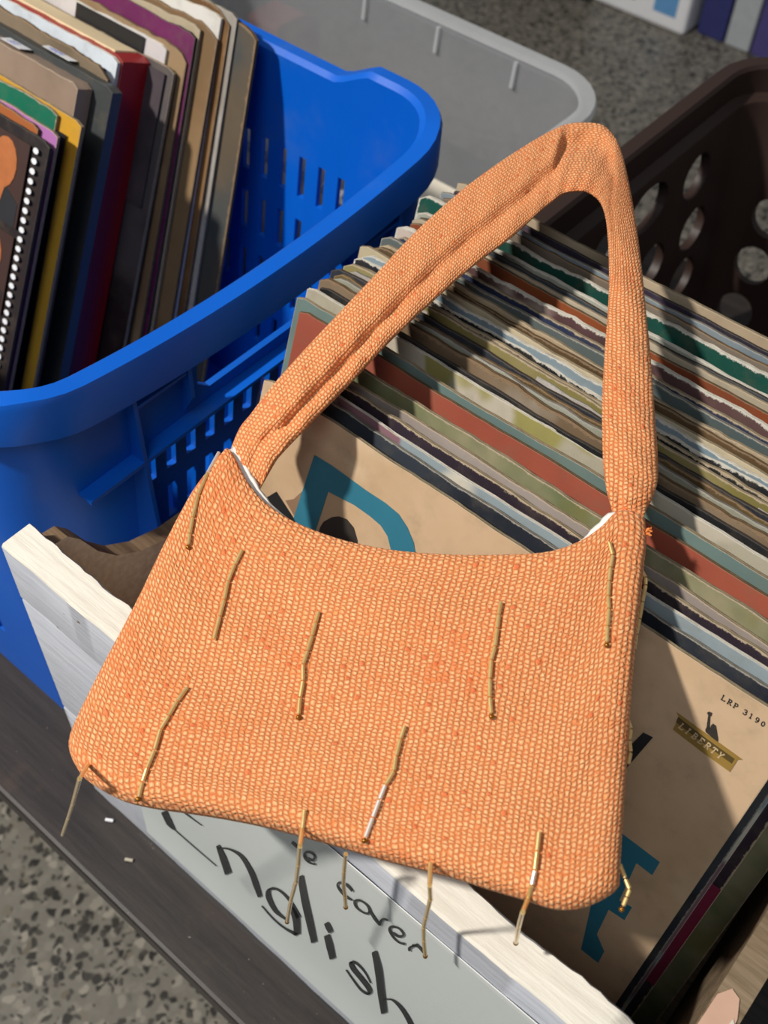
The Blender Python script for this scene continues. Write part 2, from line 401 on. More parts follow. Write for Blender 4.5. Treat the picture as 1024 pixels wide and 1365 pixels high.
# torn paper stuck on the right board's top edge
pts = [(XR-.0123, .158), (XR-.0118, .186), (XR-.0085, .1915), (XR-.0045, .190), (XR-.0015, .183), (XR-.0008, .176), (XR-.0035, .170), (XR-.006, .158)]
mb = MB(); mb.prism([(x, y, .2562) for x, y in pts], (0, 0, .0005)); o = mb.build('torn_paper', MAT['pinkpaper'], crate); o['label'] = 'torn pink paper left on the raw edge'
mb = MB(); mb.prism([(x, y, .25675) for x, y in ((XR-.0042, .169), (XR-.0028, .182), (XR-.0012, .180), (XR-.0010, .171))], (0, 0, .0004)); mb.build('torn_paper', MAT['paleback'], crate)

# ------------------------------------------------------------------ hand-lettered sign on the crate front
SY = YF - .0016
sign = empty('paper_sign', (-.13, SY, .02), 'hand lettered paper sign in a plastic sleeve on the white crate front', 'sign')
sx0, sx1, sz0, sz1 = -.288, .03, .032, .2445
def sheet(y, x0, x1, z0, z1, curl, th):
    n = 14; mb = MB(); A = []; 
    for i in range(n+1):
        f = i/n; z = z0 + (z1-z0)*f; dy = -curl*(max(0, .22-f)/.22)**2
        A.append([Vector((x0 + (x1-x0)*k/8 + (.042*f + .012*(max(0, .3-f)/.3)**2 if k == 0 else 0), y+dy, z)) for k in range(9)])
    mb.grid(A); B = [[v + Vector((0, th, 0)) for v in r] for r in A]; mb.grid(B, flip=True)
    for r0, r1 in ((A[0], B[0]), (A[-1], B[-1])):
        mb.grid([r0, r1])
    mb.grid([[r[0] for r in A], [r[0] for r in B]]); mb.grid([[r[-1] for r in A], [r[-1] for r in B]])
    return mb
o = sheet(SY+.0004, sx0, sx1, sz0, sz1, .003, .0004).build('paper', MAT['paper'], sign); weld(o); smooth_by_angle(o, 30)
def ribbon_on(mb, pts, widths, place, nib=None, thick=.00025, nrm=None, linear=False):
    """ink stroke through photo points laid on a plane; nib (unit vector in the photo) gives broad-pen thick and thin"""
    P = [Vector(p) for p in pts]
    fine = []; W = []
    for i in range(len(P)-1):
        for k in range(4):
            f = k/4; p0 = P[max(i-1, 0)]; p1 = P[i]; p2 = P[i+1]; p3 = P[min(i+2, len(P)-1)]
            fine.append(p1.lerp(p2, f) if linear else .5*((2*p1) + (p2-p0)*f + (2*p0-5*p1+4*p2-p3)*f*f + (3*p1-p0-3*p2+p3)*f**3)); W.append(widths[i]*(1-f) + widths[i+1]*f)
    fine.append(P[-1]); W.append(widths[-1])
    L = []; R_ = []
    for i, p in enumerate(fine):
        t = (fine[min(i+1, len(fine)-1)] - fine[max(i-1, 0)]).normalized(); nn = Vector((-t.y, t.x))
        if nib is not None:
            if nn.dot(nib) < 0: nn = -nn
            nn = (nn*.45 + Vector(nib)*.55)
            if (i and (nn.dot(prev) < 0)): nn = -nn
            prev = nn
        L.append(place(p + nn*W[i]/2)); R_.append(place(p - nn*W[i]/2))
    mb.grid([L, R_]); mb.grid([[v + nrm*thick for v in L], [v + nrm*thick for v in R_]], flip=True)
    mb.grid([L, [v + nrm*thick for v in L]]); mb.grid([R_, [v + nrm*thick for v in R_]])
SN = Vector((0, -1, 0))
def on_sign(p):
    z = on_axis((p[0], p[1]), 1, SY)
    f = (z.z - sz0)/(sz1-sz0); return Vector((z.x, SY - .0001 - .003*(max(0, .22-f)/.22)**2, z.z))
def zz(l): return [(200 + x/2.56, 1050 + y/2.56) for x, y in l]
big = MB()
nibv = Vector((.87, -.5))
for pts, ws in (
    ([(48, 80), (66, 118), (84, 142)], [6, 6, 2]), ([(84, 142), (150, 200), (227, 266)], [1, .9, .8]), ([(120, 85), (150, 108), (178, 128)], [2, 1, .7]),
    ([(232, 196), (250, 240), (268, 292)], [3.5, 6.5, 7]), ([(234, 205), (270, 208), (312, 232), (345, 285), (362, 330), (376, 371)], [2, 2.4, 3.4, 5, 5.6, 4]),
    ([(508, 442), (478, 385), (440, 348), (408, 345), (405, 372), (430, 420), (470, 452)], [5, 3, 2.6, 4.2, 5.2, 4, 1.5]),
    ([(478, 400), (498, 440), (503, 500)], [4.5, 7.5, 6.5]), ([(503, 500), (460, 478), (420, 445), (382, 402)], [4.5, 2.2, 1.6, 1.3]),
    ([(514, 300), (528, 380), (545, 455), (561, 526)], [5.5, 7, 7, 6]),
    ([(602, 460), (610, 476), (618, 492)], [4.5, 5.5, 4.5]), ([(604, 502), (614, 540), (624, 582)], [6, 7, 6]),
    ([(754, 666), (735, 630), (708, 600), (687, 594), (694, 616), (722, 650), (748, 685), (748, 702), (722, 690), (694, 655), (670, 620)], [1.2, 1.8, 2.6, 4.2, 4.6, 4.6, 4.6, 3.6, 2.4, 1.8, 1.2]),
    ([(766, 558), (780, 620), (790, 700), (800, 768)], [5, 7.5, 7.5, 6]), ([(797, 722), (826, 722), (856, 748), (884, 792), (906, 840)], [1.8, 2.2, 3.4, 4.4, 4.4])):
    ribbon_on(big, zz(pts), [q*1.3 if q >= 3.4 else q for q in ws], on_sign, nibv, nrm=SN)
big.build('large_lettering', MAT['ink'], sign)
sm = MB()
for pts in ([(535, 238), (556, 246), (563, 232), (546, 219), (529, 223), (531, 240), (548, 256), (565, 259)],
            [(692, 352), (672, 330), (648, 322), (640, 332), (652, 352), (672, 372), (690, 382)],
            [(716, 382), (700, 386), (704, 405), (724, 422), (744, 428), (750, 415), (738, 396), (716, 382)],
            [(752, 420), (768, 446), (786, 468)], [(786, 468), (790, 452), (800, 447), (813, 452)],
            [(826, 492), (850, 506), (866, 500), (852, 480), (828, 472), (818, 482), (830, 508), (850, 526), (870, 532)],
            [(888, 556), (886, 546), (900, 538), (914, 532)], [(896, 536), (916, 540), (930, 556), (934, 562)],
            [(485, 185), (495, 194), (503, 202)]):
    ribbon_on(sm, zz(pts), [2.4 + .8*math.sin(i*1.7) for i in range(len(pts))], on_sign, None, nrm=SN)
sm.build('small_lettering', MAT['ink'], sign)
o = sheet(SY-.0012, sx0-.006, sx1+.004, sz0-.008, sz1+.0006, .004, .0002).build('plastic_sleeve', MAT['film'], sign); weld(o); smooth_by_angle(o, 30)

# ------------------------------------------------------------------ record sleeves
EDGES = [m_edge('card_edge_cream', (164, 148, 120), (78, 66, 50)), m_edge('card_edge_brown', (118, 96, 70), (54, 42, 30)),
         m_edge('card_edge_grey', (136, 132, 122), (66, 60, 54)), m_edge('card_edge_dark', (74, 66, 58), (34, 30, 28)), m_edge('card_edge_white', (222, 216, 204), (140, 130, 112))]
SZ = .315                                       # sleeve size in the blue crate
SW = .285                                       # sleeve size in the white crate
def sleeve(name, label, xr, yt, zt, lean, th, cover, edge, group, seed, wavy=.0007, w=SZ, h=SZ, groove=True, corner=.003, cat='record album', bowed=1):
    """one card sleeve: front, back, slotted top edge with a torn wavering outline; local origin at the bottom centre"""
    rnd = random.Random(seed); n = 56; xs = [w*i/n for i in range(n+1)]
    zrow = [0, h*.35, h*.7, h*.88, h*.94, h*.975, h*.99, h]
    a1, a2, a3 = rnd.uniform(0, 6), rnd.uniform(0, 6), rnd.uniform(0, 6)
    dz = []; d = 0
    for i in range(n+1):
        d = d*.75 + rnd.uniform(-1, 1)*wavy; u = i/n
        c = 0
        for q in (u*w, w-u*w):
            if q < corner*2: c = -(corner*2-q)**2/(corner*4)*.9
        dz.append(d + c + wavy*.8*math.sin(u*7+a1))
    bow = lambda u, v: bowed*(.0007*math.sin(u*5+a2) + .0005*math.sin(u*13+a3))*v*v
    mb = MB()
    F = [[Vector((x-w/2, -th/2 + bow(x/w, z/h), z + (dz[i] if k >= 5 else 0)*(1 if k == 7 else .6))) for k, z in enumerate(zrow)] for i, x in enumerate(xs)]
    Bk = [[v + Vector((0, th, 0)) for v in r] for r in F]
    uv = [[(x*SZ/w, SZ-h+z) for z in zrow] for x in xs]
    mb.grid(F, uv); mb.grid(Bk, uv, flip=True)
    gd = .0022 if groove else 0
    top = []
    for i in range(n+1):
        p = F[i][-1]; j = rnd.uniform(-.0003, .0003)
        top.append([p, p + Vector((0, th*.30, j)), p + Vector((0, th*.42, -gd)), p + Vector((0, th*.58, -gd)), p + Vector((0, th*.70, -j)), Bk[i][-1]])
    mb.grid(top, mi=1)
    for i in (0, n): mb.grid([F[i], Bk[i]], mi=1, flip=(i == 0))
    mb.grid([[r[0] for r in F], [r[0] for r in Bk]], mi=1)
    o = mb.build(name, [cover, edge], None, (0, 0, 0)); weld(o); smooth_by_angle(o, 40)
    L = math.radians(lean)
    ftop = Vector((xr - w/2, yt, zt))                       # front top edge of the sleeve
    axis = Vector((0, math.sin(L), math.cos(L))); back = Vector((0, math.cos(L), -math.sin(L)))
    o.location = ftop + back*(th/2) - axis*h
    o.rotation_euler = (-L, 0, 0)
    o['_org'] = (0, 0, 0)
    return tag(o, label, cat, group)
def ytop(px, z):                       # depth at which a height-z edge passes this point of the photograph
    return on_axis(px, 2, z).y

G1 = 'record albums in the white crate'
# (pixel row of the top edge at column 950, right edge, colours, edge kind, wear, hard shapes, thickness mm, label)
A = [
 (896, -.001, [(206,174,140),(198,166,130),(212,184,150)], 0, .10, 0, 3.2, 'beige record album with teal lettering, frontmost in the white crate'),
 (867, .0025, [(38,42,50),(52,58,66),(30,32,38)], 2, .35, 0, 2.8, 'dark navy album directly behind the beige front album'),
 (849, .004, [(140,152,156),(206,198,180),(132,98,106)], 4, .10, 1, 2.8, 'grey blue album with cream and mauve round shapes, third from the front'),
 (827, .009, [(48,38,48),(42,33,42)], 0, .55, 0, 3.0, 'dark aubergine album with a torn pale top edge, fourth from the front'),
 (811, .008, [(158,146,138),(146,134,126)], 0, .35, 0, 2.8, 'pale mauve grey album between the aubergine and green ones'),
 (784, .020, [(98,108,72),(150,142,112),(118,112,66)], 0, .35, 0, 3.2, 'mottled green and olive album in front of the rust red one'),
 (749, .001, [(158,82,62),(148,74,56)], 1, .08, 0, 3.4, 'plain rust red album with a clean smooth top edge'),
 (729, .000, [(108,128,122),(98,118,114),(132,140,76)], 0, .12, 0, 3.6, 'teal grey album with yellow green patches behind the rust red one'),
 (703, -.002, [(170,162,142),(186,176,158),(150,142,84)], 4, .15, 1, 3.0, 'pale floral album with yellowish shapes behind the teal grey one'),
 (692, .003, [(22,22,24),(30,30,32)], 3, .12, 0, 3.0, 'plain black album just behind the pale floral one'),
 (672, -.003, [(132,112,90),(112,92,70),(160,150,134)], 1, .9, 0, 4.0, 'thick tattered brown album behind the plain black one'),
 (661, .002, [(150,152,138),(138,136,118)], 2, .5, 0, 2.6, 'pale grey green album behind the thick tattered brown one'),
 (654, .000, [(104,86,46),(88,68,40)], 1, .5, 0, 2.6, 'thin olive brown album, thirteenth from the front'),
 (646, -.004, [(34,38,46),(42,46,54)], 3, .35, 0, 2.8, 'blue black album, fourteenth from the front of the white crate'),
 (638, .003, [(170,160,154),(152,142,136),(186,178,170)], 2, .5, 0, 2.8, 'light mauve grey speckled album, fifteenth from the front'),
 (630, -.001, [(122,112,60),(140,128,84)], 0, .45, 0, 2.6, 'mustard olive album, sixteenth from the front of the white crate'),
 (622, .004, [(30,30,32),(24,24,26)], 0, .8, 0, 2.8, 'black album with a peach coloured torn edge, seventeenth from the front'),
 (612, -.002, [(24,25,28),(32,33,36)], 4, .8, 0, 3.0, 'black album with a white frayed edge, eighteenth from the front'),
 (600, .002, [(112,132,142),(128,144,152)], 4, .5, 0, 3.0, 'blue grey album, nineteenth from the front of the white crate'),
 (590, -.003, [(190,176,146),(178,164,134)], 0, .3, 0, 3.2, 'smooth cream album, twentieth from the front of the white crate'),
 (579, .001, [(92,70,44),(80,60,36)], 1, .5, 0, 3.0, 'dark brown album behind the smooth cream one'),
 (571, .003, [(172,152,120),(156,136,106)], 0, .7, 0, 2.8, 'tan album with a ragged edge behind the dark brown one'),
 (556, -.002, [(74,86,86),(88,96,94)], 2, .4, 0, 3.2, 'dark teal grey album behind the ragged tan one'),
 (545, .003, [(36,46,72),(44,52,78)], 0, .5, 0, 3.2, 'navy blue album in front of the mottled burgundy one'),
 (527, -.001, [(92,66,66),(70,50,52),(190,176,164)], 4, .8, 0, 3.4, 'mottled burgundy album with white torn patches'),
 (512, .002, [(136,70,36),(122,60,32)], 1, .2, 0, 3.2, 'rust orange album behind the mottled burgundy one'),
 (501, .000, [(178,168,146),(166,154,132)], 0, .4, 0, 2.6, 'creamy grey album behind the rust orange one'),
 (495, .003, [(48,58,66),(58,68,76)], 3, .3, 0, 2.6, 'slate blue album, seventh from the back of the white crate'),
 (487, -.003, [(164,164,150),(150,150,138)], 4, .4, 0, 3.2, 'pale grey album in front of the dark green one'),
 (463, -.009, [(14,74,62),(12,64,54)], 4, .75, 0, 3.6, 'dark green album with a white torn edge near the back'),
 (450, .002, [(120,108,94),(108,94,80)], 1, .3, 0, 3.0, 'brownish grey album just behind the dark green one'),
 (441, -.001, [(110,122,130),(124,134,140)], 2, .25, 0, 3.0, 'grey blue album, third from the back of the white crate'),
 (431, .003, [(60,48,66),(44,40,52),(110,84,116)], 3, .15, 0, 3.0, 'glossy purple black album, second from the back of the white crate'),
 (415, .000, [(178,160,134),(166,146,120)], 0, .2, 0, 3.6, 'beige album, hindmost in the white crate'),
]
rz = random.Random(11)
albums = []
for i, (py, xr, cols, ek, wear, hard, th, lab) in enumerate(A):
    zt = .317 + (0 if i in (0, 6) else rz.uniform(-.0016, .0016)); lean = 19 - 3.2*i/33
    mat = m_cover('album_%02d' % i, cols, [(196,176,148),(150,124,94),(176,170,158),(90,82,74),(222,216,202)][ek], wear, 9 if not hard else 5, bool(hard), .42 if i in (1, 7, 24, 32) else .55, i+1)
    albums.append(sleeve('record_album', lab, xr if i < 6 else xr-.030 if i > 6 else -.022, ytop((950, py), zt), zt, lean, th*.00060, mat, EDGES[ek], G1, 100+i, .0002 + .0006*wear, w=SW, h=SW, corner=.004 if wear > .3 else .002, bowed=int(i > 0)))

# prints of the front album, laid on its cover
front = albums[0]; fL = math.radians(19); fax = Vector((0, math.sin(fL), math.cos(fL))); fn = Vector((0, -math.cos(fL), math.sin(fL)))
fp = Vector((0, ytop((950, 896), .317), .317))
finv = (Matrix.Translation(front.location) @ Matrix.Rotation(-fL, 4, 'X')).inverted()
def on_cover(p, lift=.0002): return finv @ (on_plane((p[0], p[1]), fp, fn) + fn*lift)
LN = Vector((0, -1, 0))                                  # cover normal in the album's own axes
def flat_print(name, polys, mat, parent, place, nrm, thick=.00015):
    mb = MB()
    for poly in polys: mb.prism([place(p) for p in poly], nrm*thick)
    return mb.build(name, mat, parent, origin=(0,0,0)) if parent['_org'][0] == 0 and parent['_org'][1] == 0 else mb.build(name, mat, parent)
flat_print('teal_letter', [
    [(419.6,606),(393,687),(376,738),(400,770),(421.6,706),(438,655)],
    [(419.6,606),(438,655),(473,673),(488,653),(444,621)], [(488,653),(473,673),(494,688),(508,700),(532,685),(514,670)],
    [(532,685),(508,700),(517,714),(521.6,732),(520,760),(552,765),(554,735),(552,723),(543.6,702.7)],
    [(552,765),(520,760),(500,790),(470,800),(470,830),(520,818)], [(470,800),(400,770),(376,738),(376,770),(470,830)]], MAT['teal'], front, on_cover, LN)
flat_print('teal_letter', [[(826,1108),(880,1149),(870,1166),(849,1150)], [(826,1108),(849,1150),(826,1200),(805,1150)], [(826,1200),(843,1209),(833,1226),(812,1212)],
    [(805,1150),(826,1200),(812,1212),(796,1245),(790,1200)], [(796,1245),(806,1268),(798,1283),(775,1265),(790,1200)]], MAT['teal'], front, on_cover, LN)
flat_print('printed_portrait', [[(425,712),(427,703),(432,695),(443,689),(452,688),(463,692),(472,703),(477,720),(476,745),(425,735)]], MAT['darkp'], front, on_cover, LN)
flat_print('black_bar', [[(369,655),(355,663.5),(380,720),(398,700)]], MAT['black'], front, on_cover, LN)
flat_print('black_bar', [[(858,976),(871,982.6),(837,1022),(820,1040),(812,1030),(836,998)]], MAT['black'], front, on_cover, LN)
flat_print('brown_patch', [[(381,667),(392,665),(403,655),(398,674),(393,688)]], MAT['brownp'], front, lambda p: on_cover(p, .00015), LN)
banner = flat_print('label_banner', [[(902.5,949),(906,956.6),(900,967),(897.6,972),(935,1001),(973.5,1028.4),(979,1020),(984,1012),(990.4,1012),(957,988),(930,969)]], MAT['gold'], front, on_cover, LN)
flat_print('label_banner_shade', [[(905,955),(902,962),(940,991),(976,1017),(980,1011),(955,993),(930,975)]], MAT['goldd'], front, lambda p: on_cover(p, .00035), LN)
flat_print('label_emblem', [[(943,949.5),(946,948),(950,950),(949,954),(945,954)], [(944.5,954),(947.5,953.5),(946.5,971),(942,972)], [(948,967),(951,964),(955,967),(956,973),(951,975),(948,973)],
    [(941,971),(946.5,968),(951,974),(956,973),(958,985),(957.5,988.5),(949,982),(941,975)]], MAT['darkp'], front, on_cover, LN)
GL = dict(L=[[(0,1),(.3,1)],[(.15,1),(.15,0)],[(0,0),(.75,0),(.75,.25)]], R=[[(0,1),(.55,1),(.7,.8),(.55,.52),(.15,.52)],[(.15,1),(.15,0)],[(0,0),(.32,0)],[(.4,.5),(.7,0),(.85,0)]],
    P=[[(0,1),(.55,1),(.72,.78),(.55,.48),(.15,.48)],[(.15,1),(.15,0)],[(0,0),(.34,0)]], I=[[(.1,1),(.5,1)],[(.3,1),(.3,0)],[(.1,0),(.5,0)]],
    B=[[(0,1),(.55,1),(.66,.8),(.5,.54),(.15,.54)],[(.5,.54),(.74,.3),(.55,0),(0,0)],[(.15,1),(.15,0)]], E=[[(0,1),(.7,1),(.7,.8)],[(.15,1),(.15,0)],[(.15,.52),(.5,.52)],[(0,0),(.72,0),(.72,.22)]],
    T=[[(0,.8),(0,1),(.75,1),(.75,.8)],[(.38,1),(.38,0)],[(.2,0),(.56,0)]], Y=[[(0,1),(.25,1)],[(.12,1),(.4,.5),(.7,1)],[(.55,1),(.82,1)],[(.4,.5),(.4,0)],[(.22,0),(.58,0)]])
GL['3'] = [[(.05,.82),(.2,1),(.5,1),(.62,.78),(.5,.55),(.28,.53)],[(.5,.55),(.7,.3),(.52,0),(.2,0),(.03,.2)]]
GL['1'] = [[(.1,.82),(.32,1),(.32,0)],[(.12,0),(.52,0)]]
GL['9'] = [[(.62,.68),(.52,.42),(.2,.42),(.06,.7),(.2,1),(.5,1),(.64,.7),(.58,.28),(.38,0),(.12,.05)]]
GL['0'] = [[(.33,1),(.1,.8),(.06,.5),(.1,.2),(.33,0),(.56,.2),(.6,.5),(.56,.8),(.33,1)]]
def lettering(name, text, org, along, up, adv, wpx, mat, parent, place, nrm):
    mb = MB(); k = 0
    for ch in text:
        if ch != ' ':
            for st in GL[ch]:
                pts = [(org[0] + along[0]*(k*adv + x*adv*.82) + up[0]*y, org[1] + along[1]*(k*adv + x*adv*.82) + up[1]*y) for x, y in st]
                [ribbon_on(mb, [pts[q], pts[q+1]], [wpx]*2, place, None, .0001, nrm, True) for q in range(len(pts)-1)]
            k += 1
        else: k += .6
    return mb.build(name, mat, parent, origin=(0, 0, 0))
lettering('catalogue_lettering', 'LRP 3190', (961.3, 931.5), (.836, .548), (2.9, -5.6), 9.55, 1.25, MAT['ink'], front, on_cover, LN)
lettering('label_lettering', 'LIBERTY', (904.8, 968.5), (.800, .600), (5.6, -5.2), 10.6, 1.5, MAT['cream'], front, lambda p: on_cover(p, .0005), LN)
# clear outer sleeve of the front album: a film in front, folded past the right edge
mb = MB(); n = 24
def film_pt(u, v, w_): return Vector((u, -.0019 - .0003*math.sin(u*31+v*17), v))
mb.grid([[film_pt(-SW/2-.001 + (SW+.0065)*i/n, .01 + (SW-.009)*j/n, 0) for j in range(n+1)] for i in range(n+1)])
mb.build('plastic_outer_sleeve', MAT['film'], front, origin=(0,0,0), smooth=True)
# aubergine album: magenta band low on its right edge
a4 = albums[3]
mb = MB(); mb.box((SW/2-.020, -.0024, .085), (SW/2-.0004, -.0019, .165)); mb.build('magenta_band', plain('magenta_print', srgb(120, 34, 62), .5), a4, origin=(0,0,0))

# ------------------------------------------------------------------ blue crate
bx0, bx1, by0, by1 = -.915, -.355, .160, .505
blue = empty('blue_crate', ((bx0+bx1)/2, (by0+by1)/2, 0), 'bright blue slotted plastic crate left of the white one, full of records', 'crate')
def zfb(x, y, z):
    if z < .27: return z
    d = .0
    if y > .486: d = .0145*min(1, max(0, (x+.450)/.026)) if x > -.63 else .0145*min(1, max(0, (-.82-x)/.026))
    elif x > -.40: d = .0145*((y-.335)/.155)**2 if abs(y-.335) < .155 else .0145
    elif y < .18: d = .0145 if x > -.45 else 0
    return z + d
prof = [(-.034, .0005), (-.003, .236), (0, .270), (0, .298), (.0078, .298), (.0078, .280), (.0100, .280), (.0105, .303), (.009, .3065), (.0, .307), (-.0035, .304), (-.0042, .270), (-.0070, .236), (-.0375, .006), (-.0375, .0005)]
mb = sweep(prof, (bx0, bx1, by0, by1), .046, 9, 64, zfb)
for v in mb.v:                                           # the near wall stands almost upright
    if v.y < .30: v.y -= .033*max(0, 1 - v.z/.30)*min(1, (.30-v.y)/.09)
body = mb.build('crate_wall', MAT['blue'], blue); weld(body)
cut = MB()
xs = [-.442 - .0182*k for k in range(21)]
for k, x in enumerate(xs):
    if k in (9, 10): continue
    for z in (.206, .157, .108, .059): cut.box((x-.0031, by1-.06, z), (x+.0031, by1+.02, z+.031))
    for z in (.157, .108, .059): cut.box((x-.0031, by0-.04, z), (x+.0031, by0+.06, z+.031))
for k in range(13):
    y = .2445 + .0155*k
    for z in (.200, .150, .100): cut.box((bx1-.05, y-.0036, z), (bx1+.005, y+.0036, z+.033))
hy0, hy1, hz0, hz1 = .282, .402, .2465, .2745
poly = [(hy0+.009, hz0), (hy1-.009, hz0), (hy1, hz0+.008), (hy1, hz1-.006), (hy1-.008, hz1), (hy0+.008, hz1), (hy0, hz1-.006), (hy0, hz0+.008)]
cut.prism([(bx1-.03, y, z) for y, z in poly], (.05, 0, 0))
c = cut.build('cutter', MAT['blue']); bool_cut(body, c); smooth_by_angle(body, 30)
mb = MB(); mb.box((bx0+.037, by0+.037, .001), (bx1-.037, by1-.037, .005)); mb.build('crate_floor', MAT['blue'], blue)
def wallx(z): return bx1 - .003*(.270-z)/.034 if z > .236 else bx1 - .003 - .031*(.236-z)/.2355
for y, z0, z1 in ((.2335, .10, .2978), (.2715, .2375, .2978), (.4085, .2375, .2978), (.4465, .10, .2978)):
    mb = MB(); a = [(wallx(z0)-.0012, y-.0013, z0), (bx1+.0070, y-.0013, z0+.02), (bx1+.0070, y-.0013, z1), (wallx(z1)-.0012, y-.0013, z1)]
    mb.prism(a, (0, .0026, 0)); mb.build('rib', MAT['blue'], blue)
for z, ya, yb in ((.2345, .195, .470), (.094, .195, .470)):
    mb = MB(); mb.prism([(wallx(z)-.0012, ya, z), (bx1+.0068, ya, z), (bx1+.0068, ya, z+.0026), (wallx(z)-.0012, ya, z+.0026)], (0, yb-ya, 0)); mb.build('ledge', MAT['blue'], blue)
for ya, yb in ((.234, .2714), (.4086, .446)):
    mb = MB(); z = .2755; mb.prism([(wallx(z)-.0012, ya, z), (bx1+.006, ya, z), (bx1+.006, ya, z+.002), (wallx(z)-.0012, ya, z+.002)], (0, yb-ya, 0)); mb.build('ledge', MAT['blue'], blue)

# ------------------------------------------------------------------ records and box sets in the blue crate
G2 = 'records and box sets in the blue crate'
def bs(px, z): p = on_axis(px, 2, z); return p.x, p.y
B = [  # pixel of the front top right corner, height, lean, thickness mm, colours, edge, wear, label, side length
 ((66,192), .2900, 27, 3.0, [(52,36,30),(40,34,34)], 3, .1, 'black film strip album with two portraits, frontmost in the blue crate', SZ),
 ((52,170), .2915, 27, 2.4, [(160,92,48),(140,76,40)], 1, .3, 'orange brown sleeve behind the film strip album', SZ),
 ((76,180), .2920, 27, 2.8, [(168,108,166),(156,96,154)], 0, .25, 'lilac sleeve between the orange brown and green ones', SZ),
 ((77,152), .2920, 26.5, 3.0, [(16,112,84),(14,100,76)], 0, .3, 'emerald green sleeve in front of the yellow album', SZ),
 ((109,164), .2925, 26, 3.4, [(206,158,48),(196,146,40)], 0, .08, 'mustard yellow album with a black panel', SZ),
 ((104,116), .2965, 25.5, 13.0, [(146,126,110),(136,116,100)], 0, .25, 'dusty pink cardboard box set with a price sticker', SZ),
 ((128,130), .2960, 25, 9.0, [(58,62,62),(50,54,56)], 3, .1, 'thick black box set with a white price sticker', SZ),
 ((130,100), .3000, 24.5, 3.2, [(126,110,90),(98,84,64)], 1, .6, 'shabby brown sleeve behind the black box set', SZ),
 ((158,80), .3000, 24.5, 4.0, [(206,214,222),(198,206,214)], 4, .05, 'white bordered dark blue album in front of the red box set', SZ),
 ((165,78), .3000, 24, 26.0, [(150,14,20),(140,12,18)], 0, .05, 'thick red box set with cream pages', SZ),
 ((232,95), .2940, 23, 3.2, [(44,34,36),(86,80,80)], 0, .12, 'low black and white photo album behind the red box set', .300),
 ((222,62), .3010, 22, 3.0, [(196,190,190),(180,174,174)], 4, .3, 'pale grey sleeve with a black strip behind the red box set', SZ),
 ((250,70), .3040, 21.5, 3.6, [(150,124,92),(128,102,74)], 1, .6, 'light brown tattered sleeve behind the pale grey one', SZ),
 ((262,46), .3080, 21, 3.0, [(112,36,88),(98,30,78)], 3, .25, 'purple sleeve among the tattered brown ones', SZ),
 ((268,36), .3090, 20.5, 3.2, [(196,184,160),(172,158,132)], 0, .5, 'cream sleeve just behind the purple one', SZ),
 ((291,40), .3070, 20, 3.2, [(142,114,80),(120,94,64)], 1, .7, 'brown sleeve with a ragged top behind the cream one', SZ),
 ((296,22), .3110, 19.5, 3.0, [(214,210,202),(198,192,180)], 4, .4, 'off white sleeve between two ragged brown ones', SZ),
 ((308,20), .3110, 19, 3.0, [(132,96,58),(104,74,44)], 1, .6, 'chestnut brown sleeve, third from the back of the blue crate', SZ),
 ((318,18), .3115, 18.5, 3.0, [(180,174,166),(148,140,130)], 2, .5, 'grey sleeve, second from the back of the blue crate', SZ),
 ((345,44), .3140, 18, 3.4, [(96,84,68),(74,76,74)], 1, .9, 'tall grey brown tattered sleeve, hindmost in the blue crate', SZ),
]
bl = []; prev_y = 0
for i, (px, z, lean, th, cols, ek, wear, lab, side) in enumerate(B):
    x, y = bs(px, z)
    tl = math.tan(math.radians(lean)); yb = y - (z-.28)*tl       # depth of the sleeve's face at one common height
    if i and yb < prev_y + .0004: yb = prev_y + .0004
    th *= .74 if th < 8 else .95
    if i >= 10:                                          # packed tight towards the back wall
        yb = prev_y + (.0004 if i > 10 else .0004); d_ = ray(px); r_ = -d_.y/d_.z
        y = (yb + .42*tl)/(1 + tl/r_); z = Z0 - y/r_; x = d_.x/d_.y*y
    else: y = yb + (z-.28)*tl
    prev_y = yb + th/1000/math.cos(math.radians(lean))
    mat = m_cover('blue_crate_%02d' % i, cols, [(196,176,148),(150,124,94),(176,170,158),(90,82,74),(222,216,202)][ek], wear, 7, False, .5, i+40)
    cat = 'box set' if th > 8 else 'record album'
    h = min(side, (z-.0068)/math.cos(math.radians(lean))-.001)
    o = sleeve('box_set' if th > 8 else 'record_album', lab, x, y, z, lean, th/1000, mat, EDGES[ek] if th < 8 else plain('box_side_%d' % i, srgb(*cols[0]), .45), G2, 300+i, .0002+.0012*wear, SZ, h, th < 8, .008 if wear > .5 else .0025, cat)
    o['_h'] = h; bl.append(o)
    print('blue record', i, round(x, 3), round(y, 4), round(z, 3), 'thick', th)
def deco(i, name, x0, x1, z0, z1, mat, lift=.0010, th=None):   # flat print on sleeve i; x from the right edge, z from the top edge
    T = B[i][3]/1000/2; h = bl[i]['_h']; mb = MB()
    mb.box((SZ/2-x0, -T-lift-.0004, h-z0), (SZ/2-x1, -T-lift, h-z1)); return mb.build(name, mat, bl[i], origin=(0,0,0))
